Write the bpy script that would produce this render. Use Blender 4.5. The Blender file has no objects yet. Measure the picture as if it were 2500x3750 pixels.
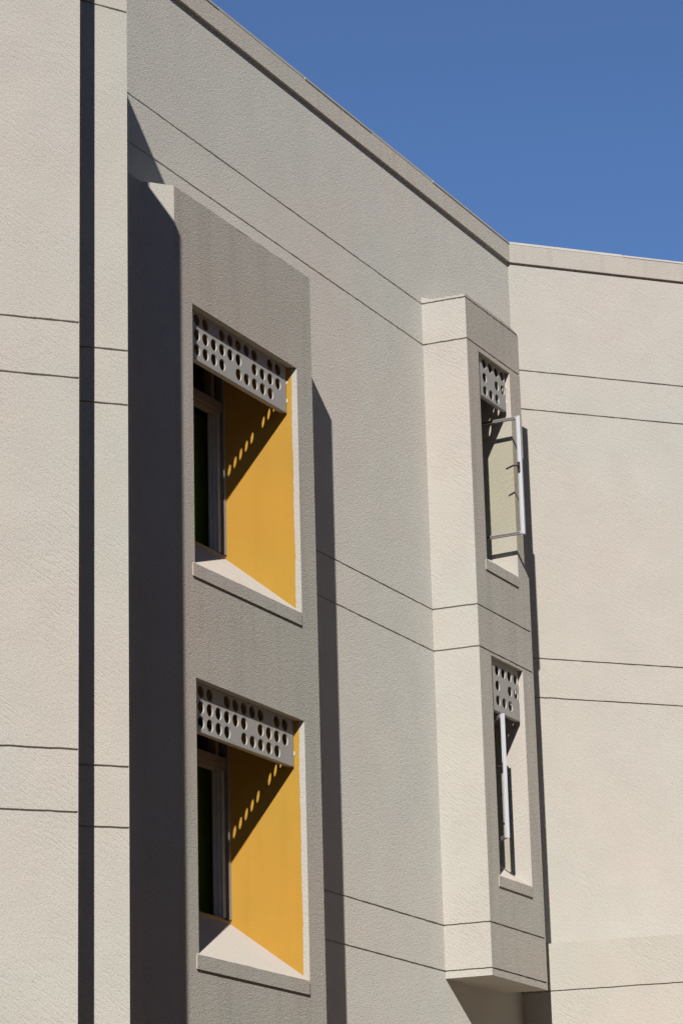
import bpy, bmesh, math, random
from mathutils import Vector, Matrix

random.seed(7)
scene = bpy.context.scene
COL = scene.collection
EYE = 1.6                                   # metres from the ground to the camera

# ------------------------------------------------------------------ plan
# the camera stands at (0, 0, EYE) and looks along +Y; plan points in metres
M0 = Vector((-1.772, 22.739))               # a point on the long wall
MD = Vector((0.45237, 0.89183))             # along the long wall, away from the camera
ND = Vector((0.89183, -0.45237))            # out of the long wall
CORNER = Vector((1.942, 30.061))            # where the long wall meets the angled wing
S_C = 8.21
SUN_AZ, SUN_EL = math.radians(186.9), math.radians(33.0)


def sd(s, d):
    return M0 + MD * s + ND * d


def azdir(a):
    a = math.radians(a)
    return Vector((math.sin(a), math.cos(a)))


# ------------------------------------------------------------------ helpers
def tag(o, label=None, cat=None, kind=None):
    if label:
        o['label'] = label
    if cat:
        o['category'] = cat
    if kind:
        o['kind'] = kind
    return o


def thing(name, xy, label, cat):
    o = bpy.data.objects.new(name, None)
    COL.objects.link(o)
    o.location = (xy[0], xy[1], 0)
    o.empty_display_size = 0.5
    return tag(o, label, cat)


class MB:
    """Collects faces in world coordinates; build() links them as one mesh."""

    def __init__(self):
        self.bm = bmesh.new()
        self.uv = self.bm.loops.layers.uv.new('UVMap')

    def face(self, pts, uvs=None, mat=0, flip=False):
        pts = [Vector(p) for p in pts]
        if flip:
            pts.reverse()
            if uvs:
                uvs = list(reversed(uvs))
        vs = [self.bm.verts.new(p) for p in pts]
        f = self.bm.faces.new(vs)
        f.material_index = mat
        if uvs is None:
            n = (pts[1] - pts[0]).cross(pts[2] - pts[0])
            if n.length < 1e-12:
                n = Vector((0, 0, 1))
            n.normalize()
            if abs(n.z) > 0.9:
                uvs = [(p.x, p.y) for p in pts]
            else:
                h = Vector((-n.y, n.x, 0)).normalized()
                uvs = [(p.dot(h), p.z) for p in pts]
        for l, u in zip(f.loops, uvs):
            l[self.uv].uv = u
        return f

    def prism(self, poly, z0, z1, mat=0, top=True, bottom=True, skip=()):
        """Vertical prism over a plan polygon (any turn), outward faces."""
        a = sum(poly[i][0] * poly[(i + 1) % len(poly)][1] - poly[(i + 1) % len(poly)][0] * poly[i][1]
                for i in range(len(poly)))
        n = len(poly)
        for i in range(n):
            if i in skip:
                continue
            p, q = poly[i], poly[(i + 1) % n]
            self.face([(p[0], p[1], z0), (q[0], q[1], z0), (q[0], q[1], z1), (p[0], p[1], z1)], None, mat, a < 0)
        if top:
            self.face([(p[0], p[1], z1) for p in poly], None, mat, a < 0)
        if bottom:
            self.face([(p[0], p[1], z0) for p in poly], None, mat, a > 0)

    def box(self, o, ax, ay, az, mat=0):
        """Box from a corner and three edge vectors."""
        o, ax, ay, az = Vector(o), Vector(ax), Vector(ay), Vector(az)
        c = [o + ax * i + ay * j + az * k for k in (0, 1) for j in (0, 1) for i in (0, 1)]
        fl = ax.cross(ay).dot(az) < 0
        for q in ((0, 2, 3, 1), (4, 5, 7, 6), (0, 1, 5, 4), (1, 3, 7, 5), (3, 2, 6, 7), (2, 0, 4, 6)):
            self.face([c[i] for i in q], None, mat, fl)

    def strip(self, a, b, z0, z1, grooves=(), step=0.07, depth=0.016, half=0.0078, u0=0.0, rag=None, jit=0.0013, mat=0):
        """Upright wall face from plan point a to b with recessed joints.
        grooves: heights (or (height at a, height at b)); outward is to the right of a->b."""
        a, b = Vector(a), Vector(b)
        L = (b - a).length
        t = (b - a) / L
        out = Vector((t.y, -t.x))
        N = max(1, int(round(L / step))) if (grooves or rag) else 1
        gs = []
        for g in grooves:
            ga, gb = g if isinstance(g, tuple) else (g, g)
            gs.append((ga, gb))
        gs.sort()
        rows = []                                  # each row: list of points along the wall
        uvr = []

        def row(zf, d, j):
            r, u = [], []
            for i in range(N + 1):
                s = L * i / N
                z = zf(i / N)
                if j:
                    z += random.gauss(0, j)
                p = a + t * s - out * d
                r.append(Vector((p.x, p.y, z)))
                u.append((u0 + s, z))
            rows.append(r)
            uvr.append(u)
        row(lambda f: z0, 0, 0)
        for ga, gb in gs:
            zc = (lambda ga, gb: (lambda f, o=0: ga + (gb - ga) * f))(ga, gb)
            row(lambda f, zc=zc: zc(f) - half, 0, jit)
            row(lambda f, zc=zc: zc(f) - half + 0.002, depth, 0)
            row(lambda f, zc=zc: zc(f) + half - 0.002, depth, 0)
            row(lambda f, zc=zc: zc(f) + half, 0, jit)
        if rag:
            row(rag, 0, 0)
        else:
            row(lambda f: z1, 0, 0)
        grid = [[self.bm.verts.new(p) for p in r] for r in rows]
        for k in range(len(rows) - 1):
            for i in range(N):
                f = self.bm.faces.new((grid[k][i], grid[k][i + 1], grid[k + 1][i + 1], grid[k + 1][i]))
                f.material_index = mat
                for l, uv in zip(f.loops, (uvr[k][i], uvr[k][i + 1], uvr[k + 1][i + 1], uvr[k + 1][i])):
                    l[self.uv].uv = uv

    def cyl(self, c, axis, r, h, seg=20, mat=0):
        c, axis = Vector(c), Vector(axis).normalized()
        x = axis.orthogonal().normalized()
        y = axis.cross(x)
        ring = [(x * math.cos(2 * math.pi * i / seg) + y * math.sin(2 * math.pi * i / seg)) * r for i in range(seg)]
        for i in range(seg):
            j = (i + 1) % seg
            self.face([c + ring[i], c + ring[j], c + ring[j] + axis * h, c + ring[i] + axis * h], None, mat)
        self.face([c + ring[i] + axis * h for i in range(seg)], None, mat)
        self.face([c + ring[i] for i in reversed(range(seg))], None, mat)

    def tube(self, pts, r, seg=10, mat=0):
        """Round rod through points with radius list."""
        pts = [Vector(p) for p in pts]
        rings = []
        for i, p in enumerate(pts):
            d = (pts[min(i + 1, len(pts) - 1)] - pts[max(i - 1, 0)]).normalized()
            x = d.cross(Vector((0, 0, 1)))
            x = x.normalized() if x.length > 1e-4 else d.orthogonal().normalized()
            y = x.cross(d)
            rr = r[i] if isinstance(r, (list, tuple)) else r
            rings.append([p + (x * math.cos(2 * math.pi * k / seg) + y * math.sin(2 * math.pi * k / seg)) * rr
                          for k in range(seg)])
        for a, b in zip(rings, rings[1:]):
            for k in range(seg):
                j = (k + 1) % seg
                self.face([a[k], b[k], b[j], a[j]], None, mat)
        self.face(rings[0], None, mat)
        self.face(list(reversed(rings[-1])), None, mat)

    def build(self, name, mats, parent, label=None, bevel=0):
        root = parent
        while root and root.parent:
            root = root.parent
        off = Vector(root.location) if root else Vector((0, 0, 0))
        bmesh.ops.translate(self.bm, verts=self.bm.verts, vec=-off)
        if bevel:
            bmesh.ops.remove_doubles(self.bm, verts=self.bm.verts, dist=1e-5)
            es = [e for e in self.bm.edges if len(e.link_faces) == 2 and e.calc_face_angle(0) > 0.6]
            bmesh.ops.bevel(self.bm, geom=es, offset=bevel, segments=2, affect='EDGES', profile=0.6)
        me = bpy.data.meshes.new(name)
        self.bm.to_mesh(me)
        self.bm.free()
        for m in (mats if isinstance(mats, (list, tuple)) else [mats]):
            me.materials.append(m)
        o = bpy.data.objects.new(name, me)
        COL.objects.link(o)
        o.parent = parent
        return tag(o, label)


def W(s, d, z):
    p = sd(s, d)
    return Vector((p.x, p.y, z + EYE))


M3 = Vector((MD.x, MD.y, 0))
N3 = Vector((ND.x, ND.y, 0))
Z3 = Vector((0, 0, 1))


# ------------------------------------------------------------------ materials
def nt(name):
    m = bpy.data.materials.new(name)
    m.use_nodes = True
    t = m.node_tree
    return m, t, t.nodes['Principled BSDF']


def N(t, typ, **kw):
    n = t.nodes.new(typ)
    for k, v in kw.items():
        if k in n.inputs:
            n.inputs[k].default_value = v
        else:
            setattr(n, k, v)
    return n


def mathn(t, op, a, b=None):
    n = t.nodes.new('ShaderNodeMath')
    n.operation = op
    for i, v in enumerate((a, b)):
        if v is None:
            continue
        if isinstance(v, (int, float)):
            n.inputs[i].default_value = v
        else:
            t.links.new(v, n.inputs[i])
    return n.outputs[0]


def stucco(name, col, grain=1.0, scratch=1.0, tint=1.0, bump=0.009, streaks=0.0, speck=0.80):
    """Trowelled render: fine grit, short slanting scratches, faint broad tone patches."""
    m, t, b = nt(name)
    L = t.links.new
    uv = N(t, 'ShaderNodeTexCoord').outputs['UV']
    geo = N(t, 'ShaderNodeNewGeometry').outputs['Position']
    # grit
    g1 = N(t, 'ShaderNodeTexNoise', Scale=92.0, Detail=2.0, Roughness=0.75)
    L(uv, g1.inputs['Vector'])
    g2 = N(t, 'ShaderNodeTexNoise', Scale=34.0, Detail=2.0, Roughness=0.6)
    L(uv, g2.inputs['Vector'])
    # scratches: noise squeezed across a slanting direction
    turn = N(t, 'ShaderNodeMapping')
    turn.inputs['Rotation'].default_value = (0, 0, math.radians(40))
    L(uv, turn.inputs['Vector'])
    rot = N(t, 'ShaderNodeMapping')
    rot.inputs['Scale'].default_value = (10.0, 66.0, 1.0)
    L(turn.outputs[0], rot.inputs['Vector'])
    warp = N(t, 'ShaderNodeTexNoise', Scale=3.0, Detail=2.0)
    L(uv, warp.inputs['Vector'])
    add = N(t, 'ShaderNodeVectorMath', operation='MULTIPLY_ADD')
    L(warp.outputs['Color'], add.inputs[0])
    add.inputs[1].default_value = (1.6, 1.6, 0)
    L(rot.outputs[0], add.inputs[2])
    sc = N(t, 'ShaderNodeTexNoise', Scale=1.0, Detail=2.0, Roughness=0.5)
    L(add.outputs[0], sc.inputs['Vector'])
    scr = N(t, 'ShaderNodeMapRange')
    scr.inputs['From Min'].default_value = 0.34
    scr.inputs['From Max'].default_value = 0.5
    L(sc.outputs['Fac'], scr.inputs['Value'])
    msk = N(t, 'ShaderNodeTexNoise', Scale=1.3, Detail=2.0)
    L(uv, msk.inputs['Vector'])
    mk = N(t, 'ShaderNodeMapRange')
    mk.inputs['From Min'].default_value = 0.38
    mk.inputs['From Max'].default_value = 0.62
    L(msk.outputs['Fac'], mk.inputs['Value'])
    h = mathn(t, 'ADD', mathn(t, 'MULTIPLY', g1.outputs['Fac'], 0.75 * grain),
              mathn(t, 'MULTIPLY', g2.outputs['Fac'], 0.45 * grain))
    h = mathn(t, 'ADD', h, mathn(t, 'MULTIPLY', mathn(t, 'MULTIPLY', scr.outputs[0], 0.36 * scratch),
                                 mathn(t, 'ADD', mathn(t, 'MULTIPLY', mk.outputs[0], 0.75), 0.25)))
    bp = N(t, 'ShaderNodeBump', Strength=1.0, Distance=bump)
    L(h, bp.inputs['Height'])
    L(bp.outputs[0], b.inputs['Normal'])
    # colour: pigment patches, grit specks
    big = N(t, 'ShaderNodeTexNoise', Scale=0.55, Detail=3.0, Roughness=0.55)
    L(geo, big.inputs['Vector'])
    r1 = N(t, 'ShaderNodeValToRGB')
    c = Vector(col)
    e = r1.color_ramp.elements
    e[0].position, e[1].position = 0.32, 0.68
    e[0].color = (c.x * (1 - 0.045 * tint), c.y * (1 - 0.005 * tint), c.z * (1 + 0.0 * tint), 1)
    e[1].color = (c.x * (1 + 0.03 * tint), c.y * (1 - 0.025 * tint), c.z * (1 - 0.03 * tint), 1)
    L(big.outputs['Fac'], r1.inputs[0])
    med = N(t, 'ShaderNodeTexNoise', Scale=2.6, Detail=4.0, Roughness=0.6)
    L(geo, med.inputs['Vector'])
    sp = N(t, 'ShaderNodeMapRange')
    sp.inputs['From Min'].default_value = 0.3
    sp.inputs['From Max'].default_value = 0.7
    sp.inputs['To Min'].default_value = 0.97
    sp.inputs['To Max'].default_value = 1.025
    L(med.outputs['Fac'], sp.inputs['Value'])
    gr = N(t, 'ShaderNodeMapRange')
    gr.inputs['From Min'].default_value = 0.3
    gr.inputs['From Max'].default_value = 0.55
    gr.inputs['To Min'].default_value = speck
    gr.inputs['To Max'].default_value = 1.02
    L(g1.outputs['Fac'], gr.inputs['Value'])
    v = mathn(t, 'MULTIPLY', sp.outputs[0], gr.outputs[0])
    if streaks:
        st = N(t, 'ShaderNodeMapping')
        st.inputs['Scale'].default_value = (9.0, 0.5, 1.0)
        L(uv, st.inputs['Vector'])
        sn = N(t, 'ShaderNodeTexNoise', Scale=1.0, Detail=3.0)
        L(st.outputs[0], sn.inputs['Vector'])
        sr = N(t, 'ShaderNodeMapRange')
        sr.inputs['From Min'].default_value = 0.5
        sr.inputs['From Max'].default_value = 0.75
        sr.inputs['To Min'].default_value = 1.0
        sr.inputs['To Max'].default_value = 1.0 - streaks
        L(sn.outputs['Fac'], sr.inputs['Value'])
        v = mathn(t, 'MULTIPLY', v, sr.outputs[0])
    mx = N(t, 'ShaderNodeVectorMath', operation='SCALE')
    L(r1.outputs[0], mx.inputs[0])
    L(v, mx.inputs['Scale'])
    L(mx.outputs[0], b.inputs['Base Color'])
    b.inputs['Roughness'].default_value = 0.92
    b.inputs['Diffuse Roughness'].default_value = 0.7
    b.inputs['Specular IOR Level'].default_value = 0.15
    return m


def plain(name, col, rough=0.5, metal=0.0, spec=0.4, var=0.06, scale=8.0, bump=0.0):
    m, t, b = nt(name)
    L = t.links.new
    geo = N(t, 'ShaderNodeTexCoord').outputs['Object']
    n = N(t, 'ShaderNodeTexNoise', Scale=scale, Detail=4.0, Roughness=0.6)
    L(geo, n.inputs['Vector'])
    r = N(t, 'ShaderNodeMapRange')
    r.inputs['To Min'].default_value = 1 - var
    r.inputs['To Max'].default_value = 1 + var
    r.inputs['From Min'].default_value = 0.3
    r.inputs['From Max'].default_value = 0.7
    L(n.outputs['Fac'], r.inputs['Value'])
    mx = N(t, 'ShaderNodeVectorMath', operation='SCALE')
    mx.inputs[0].default_value = col
    L(r.outputs[0], mx.inputs['Scale'])
    L(mx.outputs[0], b.inputs['Base Color'])
    b.inputs['Roughness'].default_value = rough
    b.inputs['Metallic'].default_value = metal
    b.inputs['Specular IOR Level'].default_value = spec
    if bump:
        bp = N(t, 'ShaderNodeBump', Strength=0.6, Distance=bump)
        n2 = N(t, 'ShaderNodeTexNoise', Scale=scale * 9, Detail=3.0)
        L(geo, n2.inputs['Vector'])
        L(n2.outputs['Fac'], bp.inputs['Height'])
        L(bp.outputs[0], b.inputs['Normal'])
    return m


def glass(name, tint):
    m, t, b = nt(name)
    L = t.links.new
    tr = N(t, 'ShaderNodeBsdfTransparent')
    tr.inputs['Color'].default_value = (*tint, 1)
    gl = N(t, 'ShaderNodeBsdfGlossy')
    gl.inputs['Roughness'].default_value = 0.02
    fr = N(t, 'ShaderNodeFresnel', IOR=1.5)
    mx = N(t, 'ShaderNodeMixShader')
    bf = N(t, 'ShaderNodeNewGeometry').outputs['Backfacing']
    L(mathn(t, 'MULTIPLY', fr.outputs[0], mathn(t, 'SUBTRACT', 1.0, bf)), mx.inputs[0])
    L(tr.outputs[0], mx.inputs[1])
    L(gl.outputs[0], mx.inputs[2])
    L(mx.outputs[0], t.nodes['Material Output'].inputs['Surface'])
    t.nodes.remove(b)
    return m


BASE = (0.578, 0.547, 0.490)
STUCCO = stucco('beige stucco', BASE, grain=0.8, tint=0.7)
FINECAST = stucco('pale fine roughcast', (0.618, 0.592, 0.533), grain=0.95, scratch=0.12, tint=0.8, bump=0.009, speck=0.72)
ROUGHCAST = stucco('grey roughcast', (0.483, 0.452, 0.397), grain=1.2, scratch=0.12, tint=1.0, bump=0.010, streaks=0.10, speck=0.62)
STUCCO_CAP = stucco('weathered coping render', (0.555, 0.515, 0.45), tint=1.0, scratch=0.2, streaks=0.10)
STUCCO_SILL = stucco('smooth cream render', (0.515, 0.465, 0.405), grain=0.45, scratch=0.4, bump=0.006)
YELLOW = stucco('mustard yellow paint', (0.55, 0.322, 0.053), grain=0.22, scratch=0.3, tint=1.2, bump=0.005, streaks=0.05, speck=0.93)
COPING = plain('pale metal coping', (0.54, 0.505, 0.45), 0.7, 0.0, 0.2, 0.08, 5)
PANEL = plain('grey painted panel', (0.43, 0.41, 0.385), 0.6, 0.0, 0.3, 0.04, 4, 0.0006)
ALU = plain('white painted aluminium', (0.56, 0.56, 0.59), 0.4, 0.0, 0.5, 0.03, 6)
CEILING = plain('shade darkened ceiling', (0.10, 0.055, 0.04), 0.8, 0.0, 0.2, 0.1, 3)  # recess ceiling behind the screens, its shade put into a dark red brown
GREYALU = plain('grey aluminium', (0.40, 0.40, 0.425), 0.4, 0.1, 0.5, 0.05, 9)
RAILALU = plain('taupe aluminium', (0.15, 0.13, 0.118), 0.65, 0.0, 0.15, 0.06, 9)
BRONZE = plain('dark grey aluminium', (0.50, 0.485, 0.475), 0.45, 0.05, 0.5, 0.08, 6)
DARKFRAME = plain('brown painted frame', (0.27, 0.22, 0.18), 0.5, 0.0, 0.4, 0.1, 6)
HANDLE = plain('dark brown plastic', (0.035, 0.025, 0.025), 0.4, 0.0, 0.5, 0.1, 20)
DISC = plain('cream plastic cap', (0.60, 0.555, 0.48), 0.6, 0.0, 0.4, 0.03, 10)
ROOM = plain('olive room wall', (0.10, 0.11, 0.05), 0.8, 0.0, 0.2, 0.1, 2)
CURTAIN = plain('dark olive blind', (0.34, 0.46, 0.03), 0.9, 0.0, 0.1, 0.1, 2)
GLASS = glass('greenish glass', (0.965, 0.965, 0.93))
GROUND = plain('dry earth', (0.13, 0.085, 0.048), 0.9, 0.0, 0.2, 0.25, 1.5, 0.004)

# ------------------------------------------------------------------ ground
g = MB()
g.face([(-900, -900, 0), (900, -900, 0), (900, 900, 0), (-900, 900, 0)])
tag(g.build('ground', GROUND, None), kind='structure')

# joint heights above the eye
U1, U2, V1, V2, W1, W2 = 10.909, 10.453, 7.602, 7.167, 4.402, 3.955
U = [U1 + EYE, U2 + EYE]
JO = [z + EYE for z in (U1, U2, V1, V2, W1, W2)]
T0, T1 = 12.426 + EYE, 12.186 + EYE

# ================================================================== main building
main = thing('apartment_building', sd(3, 0),
             'grey beige stucco building with two window bays, one with yellow window reveals', 'building')

# bay outlines in plan (s, d)
BZ = 9.907                                   # top of the wide bay above the eye
B2Z = 10.945                                 # top of the narrow bay
B2B = 3.883                                  # its underside
wide = [(-1.25, 0.275), (-0.255, 0.286), (-0.021, 0.481), (2.441, 0.481), (2.631, 0.0)]
narrow = [(5.886, 0.0), (5.928, 0.481), (7.271, 0.481), (7.19, 0.0)]

# long wall: sheets around the openings behind the bays, each with real joints
w = MB()


def mstrip(s0, s1, z0, z1, gr):
    gr = [z for z in gr if z0 < z < z1]
    a, b = sd(s0, 0), sd(s1, 0)              # outward is right of a->b
    w.strip(a, b, z0, z1, gr, u0=s0)


E0 = EYE
mstrip(-6.0, 0.0, 0, T1 + 0.05, JO)
mstrip(0.0, 2.5, 9.3 + E0, T1 + 0.05, JO)
mstrip(2.5, 6.0, 0, T1 + 0.05, JO)
mstrip(6.0, 7.1, 10.6 + E0, T1 + 0.05, JO)
mstrip(6.0, 7.1, 0, 4.6 + E0, JO)
mstrip(7.1, S_C, 0, T1 + 0.05, JO)
# back and ends of the block
A, B_, C_, D_ = sd(-6, 0), sd(S_C, 0), sd(S_C + 3.5, -7), sd(-6, -7)
for p, q in ((B_, C_), (C_, D_), (D_, A)):
    w.face([(p.x, p.y, 0), (q.x, q.y, 0), (q.x, q.y, T1), (p.x, p.y, T1)])
w.face([(p.x, p.y, T1 - 0.3) for p in (A, B_, C_, D_)])
facade = w.build('facade_wall', FINECAST, main)


# parapet: a band 25 mm proud with a thin coping on it
def parapet(a, b, parent, inset_a=0.0, inset_b=0.0, breaks=()):
    a, b = Vector(a), Vector(b)
    t = (b - a).normalized()
    out = Vector((t.y, -t.x))
    p = MB()
    p.strip(a + out * 0.03 - t * inset_a, b + out * 0.03 - t * inset_b, T1, T0 - 0.024, (), u0=3)
    L = (b - a).length
    a1, b1 = a + out * 0.03 - t * inset_a, b + out * 0.03 - t * inset_b
    ai, bi = a - out * 0.22, b - out * 0.22
    p.face([(a1.x, a1.y, T1), (ai.x, ai.y, T1), (bi.x, bi.y, T1), (b1.x, b1.y, T1)])
    p.face([(bi.x, bi.y, T1 - .3), (ai.x, ai.y, T1 - .3), (ai.x, ai.y, T0 - 0.024), (bi.x, bi.y, T0 - 0.024)])
    p.face([(a1.x, a1.y, T0 - .024), (b1.x, b1.y, T0 - .024), (bi.x, bi.y, T0 - .024), (ai.x, ai.y, T0 - .024)])
    par = p.build('parapet', STUCCO_CAP, parent)
    c = MB()
    cuts = [0.0] + list(breaks) + [L]
    for i in range(len(cuts) - 1):
        o = 0.033 + 0.004 * (i % 2)
        h = 0.022 + 0.006 * ((i + 1) % 2)
        s0, s1 = cuts[i] + (0.004 if i else -inset_a), cuts[i + 1] - (0.004 if i < len(cuts) - 2 else inset_b)
        q = a + t * s0 + out * o
        c.box((q.x, q.y, T0 - 0.0225), (t.x * (s1 - s0), t.y * (s1 - s0), 0), (-out.x * 0.27, -out.y * 0.27, 0), (0, 0, h))
    c.build('coping', COPING, par, bevel=0.003)
    return par


parapet(sd(-6, 0), sd(S_C, 0), main, 0, 0.009, breaks=(2.2, 3.9, 5.6, 7.6, 9.3, 10.75, 12.2))


# ------------------------------------------------------------------ wide bay (its own left part steps back)
def ragged(z, amp, f0=0.0):
    ph = [random.uniform(0, 6.28) for _ in range(4)]

    def fn(f):
        return z + min(1, 9 * f, 9 * (1 - f)) * amp * (math.sin(7 * f + ph[0]) + 0.7 * math.sin(17 * f + ph[1]) + 0.5 * math.sin(41 * f + ph[2])) * 0.45
    return fn


WIN = [dict(top=8.934, lip=6.628, under=6.517), dict(top=5.662, lip=3.397, under=3.282)]
SL, SR = 0.272, 2.149                        # opening between jambs
DF = 0.481                                   # bay face
SIN, DIN = 1.73, -0.05                       # inner edge of the splayed reveal and window plane
w = MB()
P = [sd(*q) for q in wide]
zt = BZ + EYE
rg = ragged(zt, 0.010)
w.strip(P[0], P[1], 0, zt, (), step=0.06, rag=lambda f: zt + 0.012 * math.sin(3 * f))
w.strip(P[1], P[2], 0, zt, (), step=0.06)
# front: full-width bands between windows, side bands beside them
fa, fb = P[2], P[3]
zs = [0, WIN[1]['lip'] + EYE, WIN[1]['top'] + EYE, WIN[0]['lip'] + EYE, WIN[0]['top'] + EYE, zt]
for k in range(5):
    z0, z1 = zs[k], zs[k + 1]
    if k in (1, 3):
        w.strip(fa, sd(SL, DF), z0, z1, u0=0, mat=1)
        w.strip(sd(SR, DF), fb, z0, z1, u0=SR + .021, mat=1)
    elif k == 4:
        w.strip(fa, fb, z0, z1, (), step=0.05, rag=lambda f: rg(f), mat=1)
    else:
        w.strip(fa, fb, z0, z1, u0=0, mat=1)
w.strip(P[3], P[4], 0, zt)
w.face([(p.x, p.y, zt + (0.0 if i not in (2, 3) else 0.0)) for i, p in enumerate(P)][::-1] and
       [(p.x, p.y, zt) for p in reversed(P + [sd(-1.25, 0)])][::-1], None, 0)
# left jambs, heads and the uncoloured return of the splayed right reveal
for v in WIN:
    z0, z1 = v['lip'] + EYE, v['top'] + EYE
    a, b = sd(SL, DF), sd(SL, DIN)
    w.face([(a.x, a.y, z0), (a.x, a.y, z1), (b.x, b.y, z1), (b.x, b.y, z0)])
    c, d = sd(SR, DF), sd(SIN, DIN)
    f = 0.11                                  # the first strip stays cream
    e = c + (d - c) * f
    w.face([(c.x, c.y, z0), (c.x, c.y, z1), (e.x, e.y, z1), (e.x, e.y, z0)])
    a2, c2 = sd(SL, DF - .075), c + (d - c) * (.075 / (DF - DIN))
    w.face([(a.x, a.y, z1), (c.x, c.y, z1), (c2.x, c2.y, z1), (a2.x, a2.y, z1)])
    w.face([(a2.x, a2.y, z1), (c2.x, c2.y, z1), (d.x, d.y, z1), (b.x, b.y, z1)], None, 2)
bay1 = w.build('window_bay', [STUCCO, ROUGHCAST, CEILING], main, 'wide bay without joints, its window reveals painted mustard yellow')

for v in WIN:
    z0, z1 = v['lip'] + EYE, v['top'] + EYE
    zi = z0 + 0.485
    # painted reveal (a coat about 2 mm thick over the splayed return, with a hand-cut outer edge)
    y = MB()
    c, d = sd(SR, DF), sd(SIN, DIN)
    nrm = Vector(((d - c).y, -(d - c).x)).normalized()
    if nrm.dot(sd(1, 0.2) - c) < 0:
        nrm = -nrm
    rows = 60
    prev = None
    for i in range(rows + 1):
        zz = z0 + (z1 - z0) * i / rows
        e = c + (d - c) * (0.078 + random.gauss(0, 0.0018) + 0.003 * math.sin(i * 0.31)) + nrm * 0.002
        di = d + nrm * 0.002
        cur = (Vector((e.x, e.y, zz)), Vector((di.x, di.y, zz)), e)
        if prev:
            L_ = (d - c).length
            y.face([prev[0], cur[0], cur[1], prev[1]],
                   [(0, prev[0].z), (0, zz), (L_, zz), (L_, prev[0].z)])
        prev = cur
    y.build('painted_reveal', YELLOW, bay1, 'smooth mustard yellow side of the window opening')
    # sill: lip and slope
    s = MB()
    zl, zu = z0, v['under'] + EYE
    dl = 0.493
    l0, r0 = 0.228, 2.122
    p = lambda ss, dd, z: (sd(ss, dd).x, sd(ss, dd).y, z)
    s.strip(sd(l0, dl), sd(r0, dl), zu, zl, (), u0=9, step=0.06, rag=lambda f, g_=ragged(zl, 0.004): g_(f), mat=1)
    s.face([p(l0, dl, zu), p(l0, dl, zl), p(l0, DF - .01, zl), p(l0, DF - .01, zu)])
    s.face([p(r0, DF - .01, zu), p(r0, DF - .01, zl), p(r0, dl, zl), p(r0, dl, zu)])
    s.face([p(l0, DF - .01, zu), p(r0, DF - .01, zu), p(r0, dl, zu), p(l0, dl, zu)])
    s.face([p(l0, dl, zl), p(r0, dl, zl), p(r0, DF - .002, zl + 0.012), p(l0, DF - .002, zl + 0.012)])
    s.face([p(SL - .002, DF - .002, zl + .012), p(SR, DF - .002, zl + .012), p(SIN, DIN, zi), p(SL - .002, DIN, zi)])
    s.build('window_sill', [STUCCO_SILL, ROUGHCAST], bay1)
    # room behind the window
    r = MB()
    r0_, r1_, db, zb, zc = -0.2, 2.6, -3.0, z0 - 0.3, z1 + 0.3
    c4 = [sd(r0_, DIN - .12), sd(r1_, DIN - .12), sd(r1_, db), sd(r0_, db)]
    for i in (1, 2, 3):
        a, b = c4[i], c4[(i + 1) % 4]
        r.face([(a.x, a.y, zb), (b.x, b.y, zb), (b.x, b.y, zc), (a.x, a.y, zc)])
    r.face([(q.x, q.y, zb) for q in c4])
    r.face([(q.x, q.y, zc) for q in c4])
    # wall around the window inside
    a, b = sd(r0_, DIN - .12), sd(SL - .01, DIN - .12)
    r.face([(a.x, a.y, zb), (b.x, b.y, zb), (b.x, b.y, zc), (a.x, a.y, zc)])
    a, b = sd(SIN + .01, DIN - .12), sd(r1_, DIN - .12)
    r.face([(a.x, a.y, zb), (b.x, b.y, zb), (b.x, b.y, zc), (a.x, a.y, zc)])
    a, b = sd(SL - .01, DIN - .12), sd(SIN + .01, DIN - .12)
    r.face([(a.x, a.y, zb), (b.x, b.y, zb), (b.x, b.y, zi), (a.x, a.y, zi)])
    r.face([(a.x, a.y, z1), (b.x, b.y, z1), (b.x, b.y, zc), (a.x, a.y, zc)])
    # shell between window plane and room
    q0, q1, q2, q3 = sd(SL - .01, DIN), sd(SIN + .01, DIN), sd(SIN + .01, DIN - .12), sd(SL - .01, DIN - .12)
    r.face([(q0.x, q0.y, zi), (q1.x, q1.y, zi), (q2.x, q2.y, zi), (q3.x, q3.y, zi)])
    r.face([(q0.x, q0.y, z1), (q1.x, q1.y, z1), (q2.x, q2.y, z1), (q3.x, q3.y, z1)])
    r.face([(q0.x, q0.y, zi), (q3.x, q3.y, zi), (q3.x, q3.y, z1), (q0.x, q0.y, z1)])
    r.face([(q1.x, q1.y, zi), (q2.x, q2.y, zi), (q2.x, q2.y, z1), (q1.x, q1.y, z1)])
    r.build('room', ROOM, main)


def bar(mb, s0, s1, d0, d1, z0, z1):
    mb.box(W(s0, d0, z0), M3 * (s1 - s0), N3 * (d1 - d0), Z3 * (z1 - z0))


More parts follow.
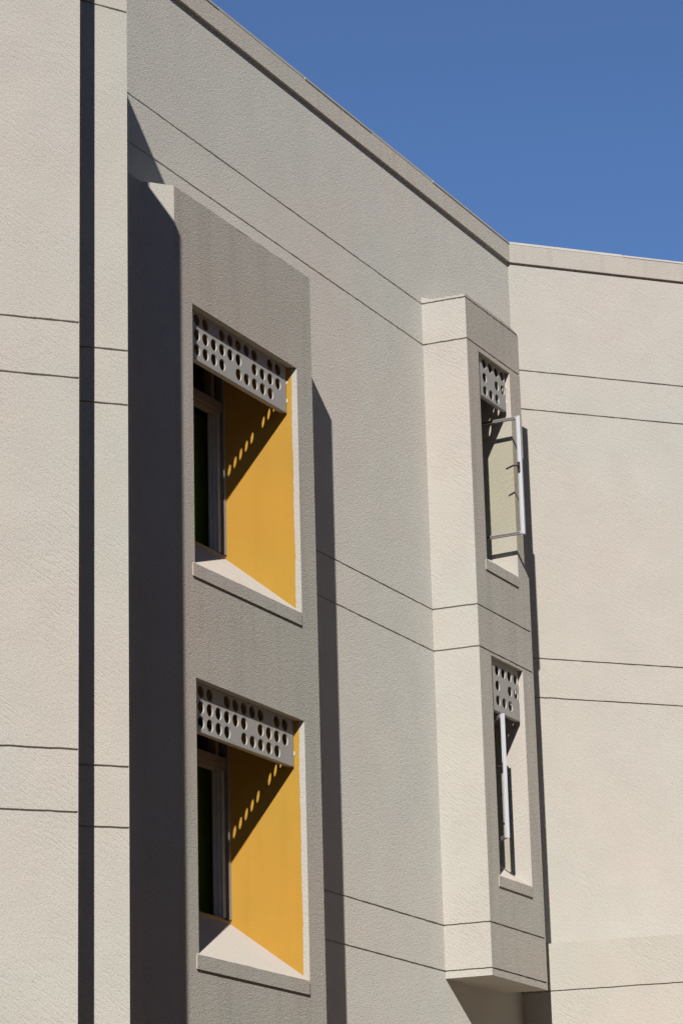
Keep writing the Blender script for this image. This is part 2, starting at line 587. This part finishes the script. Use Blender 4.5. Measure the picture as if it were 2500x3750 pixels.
# sliding windows of the wide bay
for k, v in enumerate(WIN):
    z0, z1 = v['lip'] + 0.485, v['top']
    tr0, tr1 = (8.475, 8.56) if k == 0 else (8.475 - 3.25, 8.56 - 3.25)
    f = MB()
    bar(f, SL, SIN + .005, DIN - .10, DIN + .004, z0 - .005, z0 + 0.022)        # bottom rail, stepped
    bar(f, SL, SIN - .04, DIN - .085, DIN - .02, z0 + 0.022, z0 + 0.045)
    bar(f, SIN - .034, SIN + .004, DIN - .10, DIN + .006, z0 + .022, z1)        # right jamb
    bar(f, SL, SL + .04, DIN - .10, DIN + .006, z0 + .022, z1)
    bar(f, SL + .04, SIN - .034, DIN - .10, DIN + .002, tr0, tr1)               # transom
    bar(f, SL + .04, SIN - .034, DIN - .08, DIN - .012, tr0 - .035, tr0)
    bar(f, SL + .04, SIN - .034, DIN - .10, DIN + .002, z1 - .04, z1 - .001)
    bar(f, 1.535, 1.585, DIN - .085, DIN - .01, tr1, z1 - .04)                  # mullion of the top light
    bar(f, SIN - .026, SIN + .003, DIN + .0065, DIN + .014, z0 + .03, z1)       # lighter strip painting in the sunlit edge of the right jamb
    f.bm.faces.ensure_lookup_table()
    for fc in f.bm.faces[-6:]:
        fc.material_index = 1
    win = f.build('window', [DARKFRAME, GREYALU], main, bevel=0.003)
    # stacked sliding panels, pushed to the right
    for i in range(3):
        pnl = MB()
        dd = DIN - .012 - i * 0.026
        s1_ = SIN - .036 - i * 0.024
        s0_ = s1_ - 0.055
        bar(pnl, s0_, s1_ - .012, dd - .022, dd, z0 + .045, tr0 - .035)
        bar(pnl, s1_ - .03, s1_ - .02, dd, dd + .005, z0 + .045, tr0 - .035)
        pnl.build('sliding_panel', BRONZE, win, bevel=0.003)
    gp = MB()
    bar(gp, SL + .04, 1.535, DIN - .05, DIN - .044, tr1, z1 - .04)
    bar(gp, 1.585, SIN - .034, DIN - .05, DIN - .044, tr1, z1 - .04)
    gp.build('glass_pane', GLASS, win)
    bl = MB()
    bar(bl, 0.6, 2.3, DIN - .30, DIN - .285, z0 - .1, tr0 + .05)
    bl.build('blind', CURTAIN, win)


# ------------------------------------------------------------------ perforated screens
def screen(parent, s0, s1, d, z0, z1, cols, rows, holes, pitch, rz, r, s_first, th, lip, label):
    """Thin folded panel with round holes; holes is a set of (row, column)."""
    mb = MB()
    xs = [s0] + [s_first + pitch * (c - 0.5) for c in range(cols + 1)] + [s1]
    xs[1] = max(xs[1], s0 + .004)
    xs[-2] = min(xs[-2], s1 - .003)
    hz = abs(rows[0] - rows[1]) / 2
    zs = [z0] + [z - hz for z in reversed(rows)] + [rows[0] + hz, z1]
    nr = len(rows)
    SEG = 32
    for iz in range(len(zs) - 1):
        for ix in range(len(xs) - 1):
            c, rr = ix - 1, nr - iz
            a0, a1, b0, b1 = xs[ix], xs[ix + 1], zs[iz], zs[iz + 1]
            if 0 <= c < cols and 0 <= rr < nr and (rr, c) in holes:
                cx, cz = s_first + pitch * c, rows[rr]
                ring, sq = [], []
                for i in range(SEG):
                    an = 2 * math.pi * (i + 0.5) / SEG
                    ca, sa = math.cos(an), math.sin(an)
                    ring.append((cx + r * ca, cz + r * sa))
                    tx = ((a1 - cx) if ca > 0 else (a0 - cx)) / ca
                    tz = ((b1 - cz) if sa > 0 else (b0 - cz)) / sa
                    k = min(tx, tz)
                    sq.append((cx + ca * k, cz + sa * k))
                # corner points between samples
                for i in range(SEG):
                    j = (i + 1) % SEG
                    outer = [sq[i], sq[j]]
                    if abs(sq[i][0] - sq[j][0]) > 1e-6 and abs(sq[i][1] - sq[j][1]) > 1e-6:
                        co = (a1 if sq[i][0] > cx else a0, b1 if sq[i][1] > cz else b0)
                        outer = [sq[i], co, sq[j]]
                    poly = [ring[i]] + outer + [ring[j]]
                    mb.face([W(x, d, z) for x, z in poly], [(x, z) for x, z in poly], 0, True)
                    mb.face([W(x, d - th, z) for x, z in poly], [(x, z) for x, z in poly], 0)
                    mb.face([W(*ring[i][:1], d, ring[i][1]), W(ring[j][0], d, ring[j][1]),
                             W(ring[j][0], d - th, ring[j][1]), W(ring[i][0], d - th, ring[i][1])], None, 0, True)
            else:
                q = [(a0, b0), (a1, b0), (a1, b1), (a0, b1)]
                mb.face([W(x, d, z) for x, z in q], q, 0, True)
                mb.face([W(x, d - th, z) for x, z in q], q, 0)
    # folded lips: bottom channel, ends, top
    bar(mb, s0, s1, d - lip, d - .0005, z0 - .003, z0 + .003)
    bar(mb, s0, s1, d - lip, d - lip + .004, z0 + .003, z0 + .075)
    bar(mb, s1 - .003, s1 + .002, d - th - .004, d - .0005, z0 + .003, z1)
    bar(mb, s0 - .002, s0 + .003, d - lip, d - .0005, z0 + .003, z1)
    return mb.build('sun_screen', PANEL, parent, label)


H_WIDE = {(0, c) for c in (0, 1, 3, 4, 5, 6, 7, 9, 10)} | {(1, c) for c in (0, 1, 2, 3, 4, 5, 7, 8, 9, 10)} | \
         {(2, c) for c in (0, 1, 2, 3, 5, 6, 7, 8, 9)}
H_NARROW = {(0, 0), (0, 1), (0, 2), (0, 3), (1, 0), (1, 2), (1, 3), (2, 0), (2, 1), (2, 2)}
for k, v in enumerate(WIN):
    dz = 0 if k == 0 else -3.246
    sc = screen(bay1, SL + .004, 2.066, 0.41, (8.497, 5.252)[k], v['top'] - .004, 11, ([8.863, 8.726, 8.589], [5.592, 5.462, 5.332])[k],
                H_WIDE, 0.1448, 0.137, 0.054, 0.472, 0.013, 0.053, 'wide grey panel pierced by three rows of round holes')
    # pale caps on the reveal beside the panel end
    c, d = sd(SR, DF), sd(SIN, DIN)
    u_ = (d - c).normalized()
    nrm = Vector((u_.y, -u_.x))
    if nrm.dot(sd(1, 0.2) - c) < 0:
        nrm = -nrm
    for z in (8.79 + dz, 8.615 + dz):
        q = c + u_ * 0.117 + nrm * 0.002
        b = MB()
        b.cyl((q.x, q.y, z + EYE), (nrm.x, nrm.y, 0), 0.027, 0.006)
        b.build('fixing_cap', DISC, bay1)

# ------------------------------------------------------------------ narrow bay
w = MB()
P = [sd(*q) for q in narrow]
zt, zb = B2Z + EYE, B2B + EYE
WN = [dict(top=10.397, lip=8.128, under=8.022), dict(top=7.132, lip=4.884, under=4.780)]
VL, VR = 6.209, 6.997
VIN = 0.03
capl = lambda f: zt + 0.045 * max(0, 1 - f * 3.2) ** 1.5 + 0.006 * math.sin(23 * f) * (0.2 + f * (1 - f)) + 0.004 * math.sin(61 * f) - 0.004
w.strip(P[0], P[1], zb, zt, JO, step=0.03, rag=capl)
zs = [zb, WN[1]['lip'] + EYE, WN[1]['top'] + EYE, WN[0]['lip'] + EYE, WN[0]['top'] + EYE, zt]
for k in range(5):
    z0, z1 = zs[k], zs[k + 1]
    gr = [z for z in JO if z0 < z < z1]
    if k in (1, 3):
        w.strip(P[1], sd(VL, DF), z0, z1, gr, u0=20, mat=1)
        w.strip(sd(VR, DF), P[2], z0, z1, gr, u0=21.1, mat=1)
    elif k == 4:
        w.strip(P[1], P[2], z0, z1, gr, u0=20, step=0.04, mat=1,
                rag=lambda f: zt + 0.003 * math.sin(30 * f) - 0.028 * max(0, (f - 0.82) / 0.18))
    else:
        w.strip(P[1], P[2], z0, z1, gr, u0=20, mat=1)
w.strip(P[2], P[3], zb, zt, JO, step=0.05)
w.face([(p.x, p.y, zt - .03) for p in P])
w.face([(p.x, p.y, zb) for p in P], None, 0, True)
bay2 = None
for v in WN:
    z0, z1 = v['lip'] + EYE, v['top'] + EYE
    a, b = sd(VL, DF), sd(VL, VIN - .1)
    w.face([(a.x, a.y, z0), (a.x, a.y, z1), (b.x, b.y, z1), (b.x, b.y, z0)])
    c, d = sd(VR, DF), sd(VR, VIN - .1)
    w.face([(c.x, c.y, z0), (c.x, c.y, z1), (d.x, d.y, z1), (d.x, d.y, z0)], None, 0, True)
    a2, c2 = sd(VL, DF - .05), sd(VR, DF - .05)
    w.face([(a.x, a.y, z1), (c.x, c.y, z1), (c2.x, c2.y, z1), (a2.x, a2.y, z1)])
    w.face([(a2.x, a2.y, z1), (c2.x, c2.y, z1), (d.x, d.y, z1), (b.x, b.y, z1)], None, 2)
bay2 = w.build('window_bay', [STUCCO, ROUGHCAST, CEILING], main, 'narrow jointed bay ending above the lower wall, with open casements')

SASH_W = 0.65
for k, v in enumerate(WN):
    z0, z1 = v['lip'] + EYE, v['top'] + EYE
    zi = z0 + 0.36
    s = MB()
    zl, zu = z0, v['under'] + EYE
    dl = 0.492
    l0, r0 = VL - .045, VR - .03
    p = lambda ss, dd, z: (sd(ss, dd).x, sd(ss, dd).y, z)
    s.strip(sd(l0, dl), sd(r0, dl), zu, zl, (), u0=30, step=0.05, rag=lambda f, g_=ragged(zl, 0.004): g_(f), mat=1)
    s.face([p(l0, dl, zu), p(l0, dl, zl), p(l0, DF - .01, zl), p(l0, DF - .01, zu)])
    s.face([p(r0, DF - .01, zu), p(r0, DF - .01, zl), p(r0, dl, zl), p(r0, dl, zu)])
    s.face([p(l0, DF - .01, zu), p(r0, DF - .01, zu), p(r0, dl, zu), p(l0, dl, zu)])
    s.face([p(l0, dl, zl), p(r0, dl, zl), p(r0, DF - .002, zl + 0.012), p(l0, DF - .002, zl + 0.012)])
    s.face([p(VL - .002, DF - .002, zl + .012), p(VR + .002, DF - .002, zl + .012), p(VR + .002, VIN, zi), p(VL - .002, VIN, zi)])
    s.build('window_sill', [STUCCO_SILL, ROUGHCAST], bay2)
    # screen
    dz = 0 if k == 0 else -3.262
    screen(bay2, VL + .03, VR - .040, 0.44, (9.959, 6.597)[k], v['top'] - .004, 4, ([10.331, 10.179, 10.031], [7.022, 6.866, 6.711])[k],
           H_NARROW, 0.152, 0.15, 0.054, 6.437, 0.012, 0.045, 'narrow grey panel pierced by ten round holes')
    for z in (10.25 + dz, 10.08 + dz):
        b = MB()
        q = sd(VR - .001, 0.403)
        b.cyl((q.x, q.y, z + EYE), (-MD.x, -MD.y, 0), 0.040, 0.004, 28)
        b.build('fixing_cap', DISC, bay2)
    # fixed frame
    f = MB()
    zz0, zz1 = zi - EYE, v['top']
    bar(f, VL, VR, VIN - .07, VIN, zz0 - .004, zz0 + .035)
    bar(f, VL, VL + .04, VIN - .07, VIN, zz0 + .035, zz1)
    bar(f, VR - .04, VR, VIN - .07, VIN, zz0 + .035, zz1)
    sash0, sash1 = (8.53, 9.82) if k == 0 else (8.53 - 3.237, 9.82 - 3.268)
    bar(f, VL + .04, VR - .04, VIN - .07, VIN, sash1 + .02, sash1 + .07)
    bar(f, VL + .04, VR - .04, VIN - .07, VIN, zz1 - .04, zz1 - .001)
    win = f.build('window', BRONZE, main, 'casement window in the narrow bay, swung open', bevel=0.003)
    gp = MB()
    bar(gp, VL + .04, VR - .04, VIN - .04, VIN - .034, sash1 + .07, zz1 - .04)
    gp.build('glass_pane', GLASS, win)
    # open casement hung on the right
    HINGE = (6.76, 0.012) if k == 0 else (6.80, 0.02)     # the stay lets the hung edge slide in
    ang = math.radians(88.5 if k == 0 else 132.6)
    u_ = Vector((math.cos(ang), math.sin(ang)))          # in (s, d)
    n_ = Vector((u_.y, -u_.x))                           # side of the room's face
    # room face (inside) is on the left of the opened leaf seen from the camera

    def Q(a, b, z):
        return W(HINGE[0] + u_.x * a + n_.x * b, HINGE[1] + u_.y * a + n_.y * b, z)

    def sbar(mb, a0, a1, b0, b1, z0_, z1_, mat=0):
        o = Q(a0, b0, z0_)
        mb.box(o, Q(a1, b0, z0_) - o, Q(a0, b1, z0_) - o, Z3 * (z1_ - z0_), mat)
    lf = MB()
    T = 0.034
    sbar(lf, 0, .045, 0, T, sash0, sash1, 1)
    sbar(lf, SASH_W - .040, SASH_W - .022, .004, T - .004, sash0 + .004, sash1 - .004, 1)    # inner half of the closing stile
    sbar(lf, SASH_W - .0215, SASH_W - .012, -.002, T - .002, sash0, sash1)
    sbar(lf, SASH_W - .0115, SASH_W + .004, .002, T + .003, sash0 - .004, sash1 + .004)      # white weather edge
    for z_a, z_b, o_ in ((sash0, sash0 + .030, 1), (sash1 - .030, sash1, -1)):
        sbar(lf, .0455, SASH_W - .0405, .002, T, z_a, z_b, 2)
    lf.build('casement', [ALU, GREYALU, RAILALU], win, bevel=0.003)
    gp = MB()
    sbar(gp, .045, SASH_W - .048, .018, .023, sash0 + .030, sash1 - .030)
    gp.build('glass_pane', GLASS, win)
    hd = MB()
    zc = (sash0 + sash1) / 2 + 0.08
    aa = SASH_W - .025
    IN = -1                                              # inside face of the leaf
    bb = 0.0
    hd.box(Q(aa - .014, bb - .012, zc - .055), Q(aa + .014, bb - .012, zc) - Q(aa - .014, bb - .012, zc), (Q(aa, bb, 0) - Q(aa, bb - .012, 0)), Z3 * .11)
    hd.tube([Q(aa, bb - .010, zc + .01), Q(aa, bb - .045, zc + .012), Q(aa - .045, bb - .058, zc + .006), Q(aa - .12, bb - .062, zc - .02)],
            [.012, .011, .010, .009])
    hd.build('handle', HANDLE, win)
    # room
    r = MB()
    r0_, r1_, df_, db, zb_, zc_ = VL - .3, VR + .2, VIN - .09, -2.5, z0 - 0.1, z1 + 0.2
    c4 = [sd(r0_, df_), sd(r1_, df_), sd(r1_, db), sd(r0_, db)]
    for i in (1, 2, 3):
        a, b = c4[i], c4[(i + 1) % 4]
        r.face([(a.x, a.y, zb_), (b.x, b.y, zb_), (b.x, b.y, zc_), (a.x, a.y, zc_)])
    r.face([(q.x, q.y, zb_) for q in c4])
    r.face([(q.x, q.y, zc_) for q in c4])
    for a, b, za, zb2 in ((r0_, VL, zb_, zc_), (VR, r1_, zb_, zc_), (VL, VR, zb_, zi), (VL, VR, z1, zc_)):
        a, b = sd(a, df_), sd(b, df_)
        r.face([(a.x, a.y, za), (b.x, b.y, za), (b.x, b.y, zb2), (a.x, a.y, zb2)])
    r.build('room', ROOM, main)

# ================================================================== angled wing on the right
RD = azdir(70.03)
wing = thing('building_wing', CORNER + RD * 3,
             'sunlit windowless cream wing at an angle to the wall with bays', 'building')
R_end = CORNER + RD * 7
w = MB()
w.strip(CORNER, R_end, 0, T1 + .05, JO, u0=40)
back = [R_end, R_end + azdir(-20) * 6, CORNER + azdir(-20) * 2.0]
for p, q in zip(back, back[1:]):
    w.face([(p.x, p.y, 0), (q.x, q.y, 0), (q.x, q.y, T1), (p.x, p.y, T1)])
w.face([(p.x, p.y, T1 - .3) for p in [CORNER] + back])
w.build('facade_wall', STUCCO, wing)
parapet(CORNER, R_end, wing, 0.009, 0, breaks=(1.42, 2.75, 4.1, 5.5))
# lower storey turned square to the long wall
PD = azdir(108.0)
Q0 = Vector((1.725, 29.633))
Q1 = Q0 + PD * 6
w = MB()
PT_ = 4.43 + EYE
w.strip(Q0, Q1, 0, PT_, [3.942 + EYE], u0=50)
poly = [Q0, Q1, Q1 + azdir(18) * 5, CORNER + RD * 5 + azdir(-20), CORNER + azdir(-110) * .2]
w.face([(p.x, p.y, PT_) for p in poly])
w.face([(Q1.x, Q1.y, 0), (poly[2].x, poly[2].y, 0), (poly[2].x, poly[2].y, PT_), (Q1.x, Q1.y, PT_)])
w.build('lower_storey', stucco('yellowed stucco', (0.582, 0.547, 0.482), tint=0.8), wing)

# unseen ranges added to the right and behind the camera to block sky light
T_ = R_end + RD * 5
S_ = T_ + azdir(186) * 50
w = MB()
w.prism([(p.x, p.y) for p in (T_, S_, S_ + azdir(96) * 9, T_ + azdir(96) * 9)], 0, 25)
w.prism([(p.x, p.y) for p in (R_end, T_, T_ + azdir(-20) * 6, R_end + azdir(-20) * 6)], 0, T1)
w.prism([(p.x, p.y) for p in (S_, S_ + azdir(186) * 9, S_ + azdir(186) * 9 + azdir(276) * 70, S_ + azdir(276) * 70)], 0, 18)
w.build('added_shade_range', stucco('brown stucco', (0.20, 0.17, 0.14)), wing, 'unseen brown ranges added to keep sky light off the walls')

# ================================================================== stepped block in the left foreground
LA, LB, LD = Vector((-2.407, 19.506)), Vector((-1.885, 19.697)), Vector((-1.578, 20.316))
ld = (LB - LA).normalized()
l2 = Vector((-1.929, 20.187)) - LD
l2 = l2.normalized()
front = thing('stepped_block', LA, 'pale stucco block with a stepped vertical edge standing in front at the left', 'building')
L1far = LB - ld * 5
L1T, L2T = 12.62 + EYE, 10.97 + EYE
ret1, ret2 = azdir(-27), azdir(-24)
b1 = LB + ret1 * 1.75
w = MB()
w.strip(L1far, LB, 0, L1T, [z for z in JO if z < L1T], u0=60)
w.strip(LB, b1, 0, L1T, (), u0=67)
far2 = L1far + ret1 * 1.75
w.face([(p.x, p.y, L1T) for p in (L1far, LB, b1, far2)])
w.face([(far2.x, far2.y, 0), (L1far.x, L1far.y, 0), (L1far.x, L1far.y, L1T), (far2.x, far2.y, L1T)])
w.face([(b1.x, b1.y, 0), (far2.x, far2.y, 0), (far2.x, far2.y, L1T), (b1.x, b1.y, L1T)])
w.build('front_wall', STUCCO, front)
w = MB()
L2a = LD + l2 * 1.0
b2 = LD + ret2 * 1.6
tlen = 1.0
w.strip(L2a, LD, 0, L2T, [z + EYE for z in (V1, V2, W1, W2)] + [(10.56 + EYE, 10.43 + EYE)], u0=70)
w.strip(LD, b2, 0, L2T, (), u0=76)
b2a = L2a + ret2 * 1.6
w.face([(p.x, p.y, L2T) for p in (L2a, LD, b2, b2a)])
w.build('set_back_wall', STUCCO, front, 'narrow strip set back behind the front wall, partly in shadow')

# ------------------------------------------------------------------ light
sv = Vector((math.sin(SUN_AZ) * math.cos(SUN_EL), math.cos(SUN_AZ) * math.cos(SUN_EL), math.sin(SUN_EL)))
sun = bpy.data.lights.new('sun', 'SUN')
sun.energy = 5.0
sun.angle = math.radians(0.53)
sun.color = (1.0, 0.965, 0.91)
so = bpy.data.objects.new('sun', sun)
COL.objects.link(so)
so.rotation_euler = sv.to_track_quat('Z', 'Y').to_euler()
so.location = (0, -20, 40)

world = bpy.data.worlds.new('World')
scene.world = world
world.use_nodes = True
t = world.node_tree
bg = t.nodes['Background']
sky = t.nodes.new('ShaderNodeTexSky')
sky.sky_type = 'NISHITA'
sky.sun_disc = False
sky.sun_elevation = SUN_EL
sky.sun_rotation = SUN_AZ
sky.altitude = 4000
sky.air_density = 1.0
sky.dust_density = 0.0
sky.ozone_density = 6.0
t.links.new(sky.outputs[0], bg.inputs['Color'])
bg.inputs['Strength'].default_value = 0.13

# ------------------------------------------------------------------ camera
cam = bpy.data.cameras.new('camera')
cam.sensor_fit = 'HORIZONTAL'
cam.sensor_width = 36
cam.lens = 36 * 10516.4 / 2500
cam.clip_end = 3000
co = bpy.data.objects.new('camera', cam)
COL.objects.link(co)
co.location = (0, 0, EYE)
co.rotation_euler = (Matrix.Rotation(math.radians(90 + 17.18947), 3, 'X') @ Matrix.Rotation(math.radians(-1.49914), 3, 'Z')).to_euler()
scene.camera = co
scene.view_settings.view_transform = 'Standard'
scene.view_settings.look = 'None'
scene.view_settings.exposure = 0.05
scene.cycles.use_denoising = True
scene.cycles.denoiser = 'OPENIMAGEDENOISE'
scene.cycles.denoising_prefilter = 'NONE'     # keeps the grit of the stucco
scene.cycles.sample_clamp_indirect = 4.0
scene.view_settings.gamma = 1
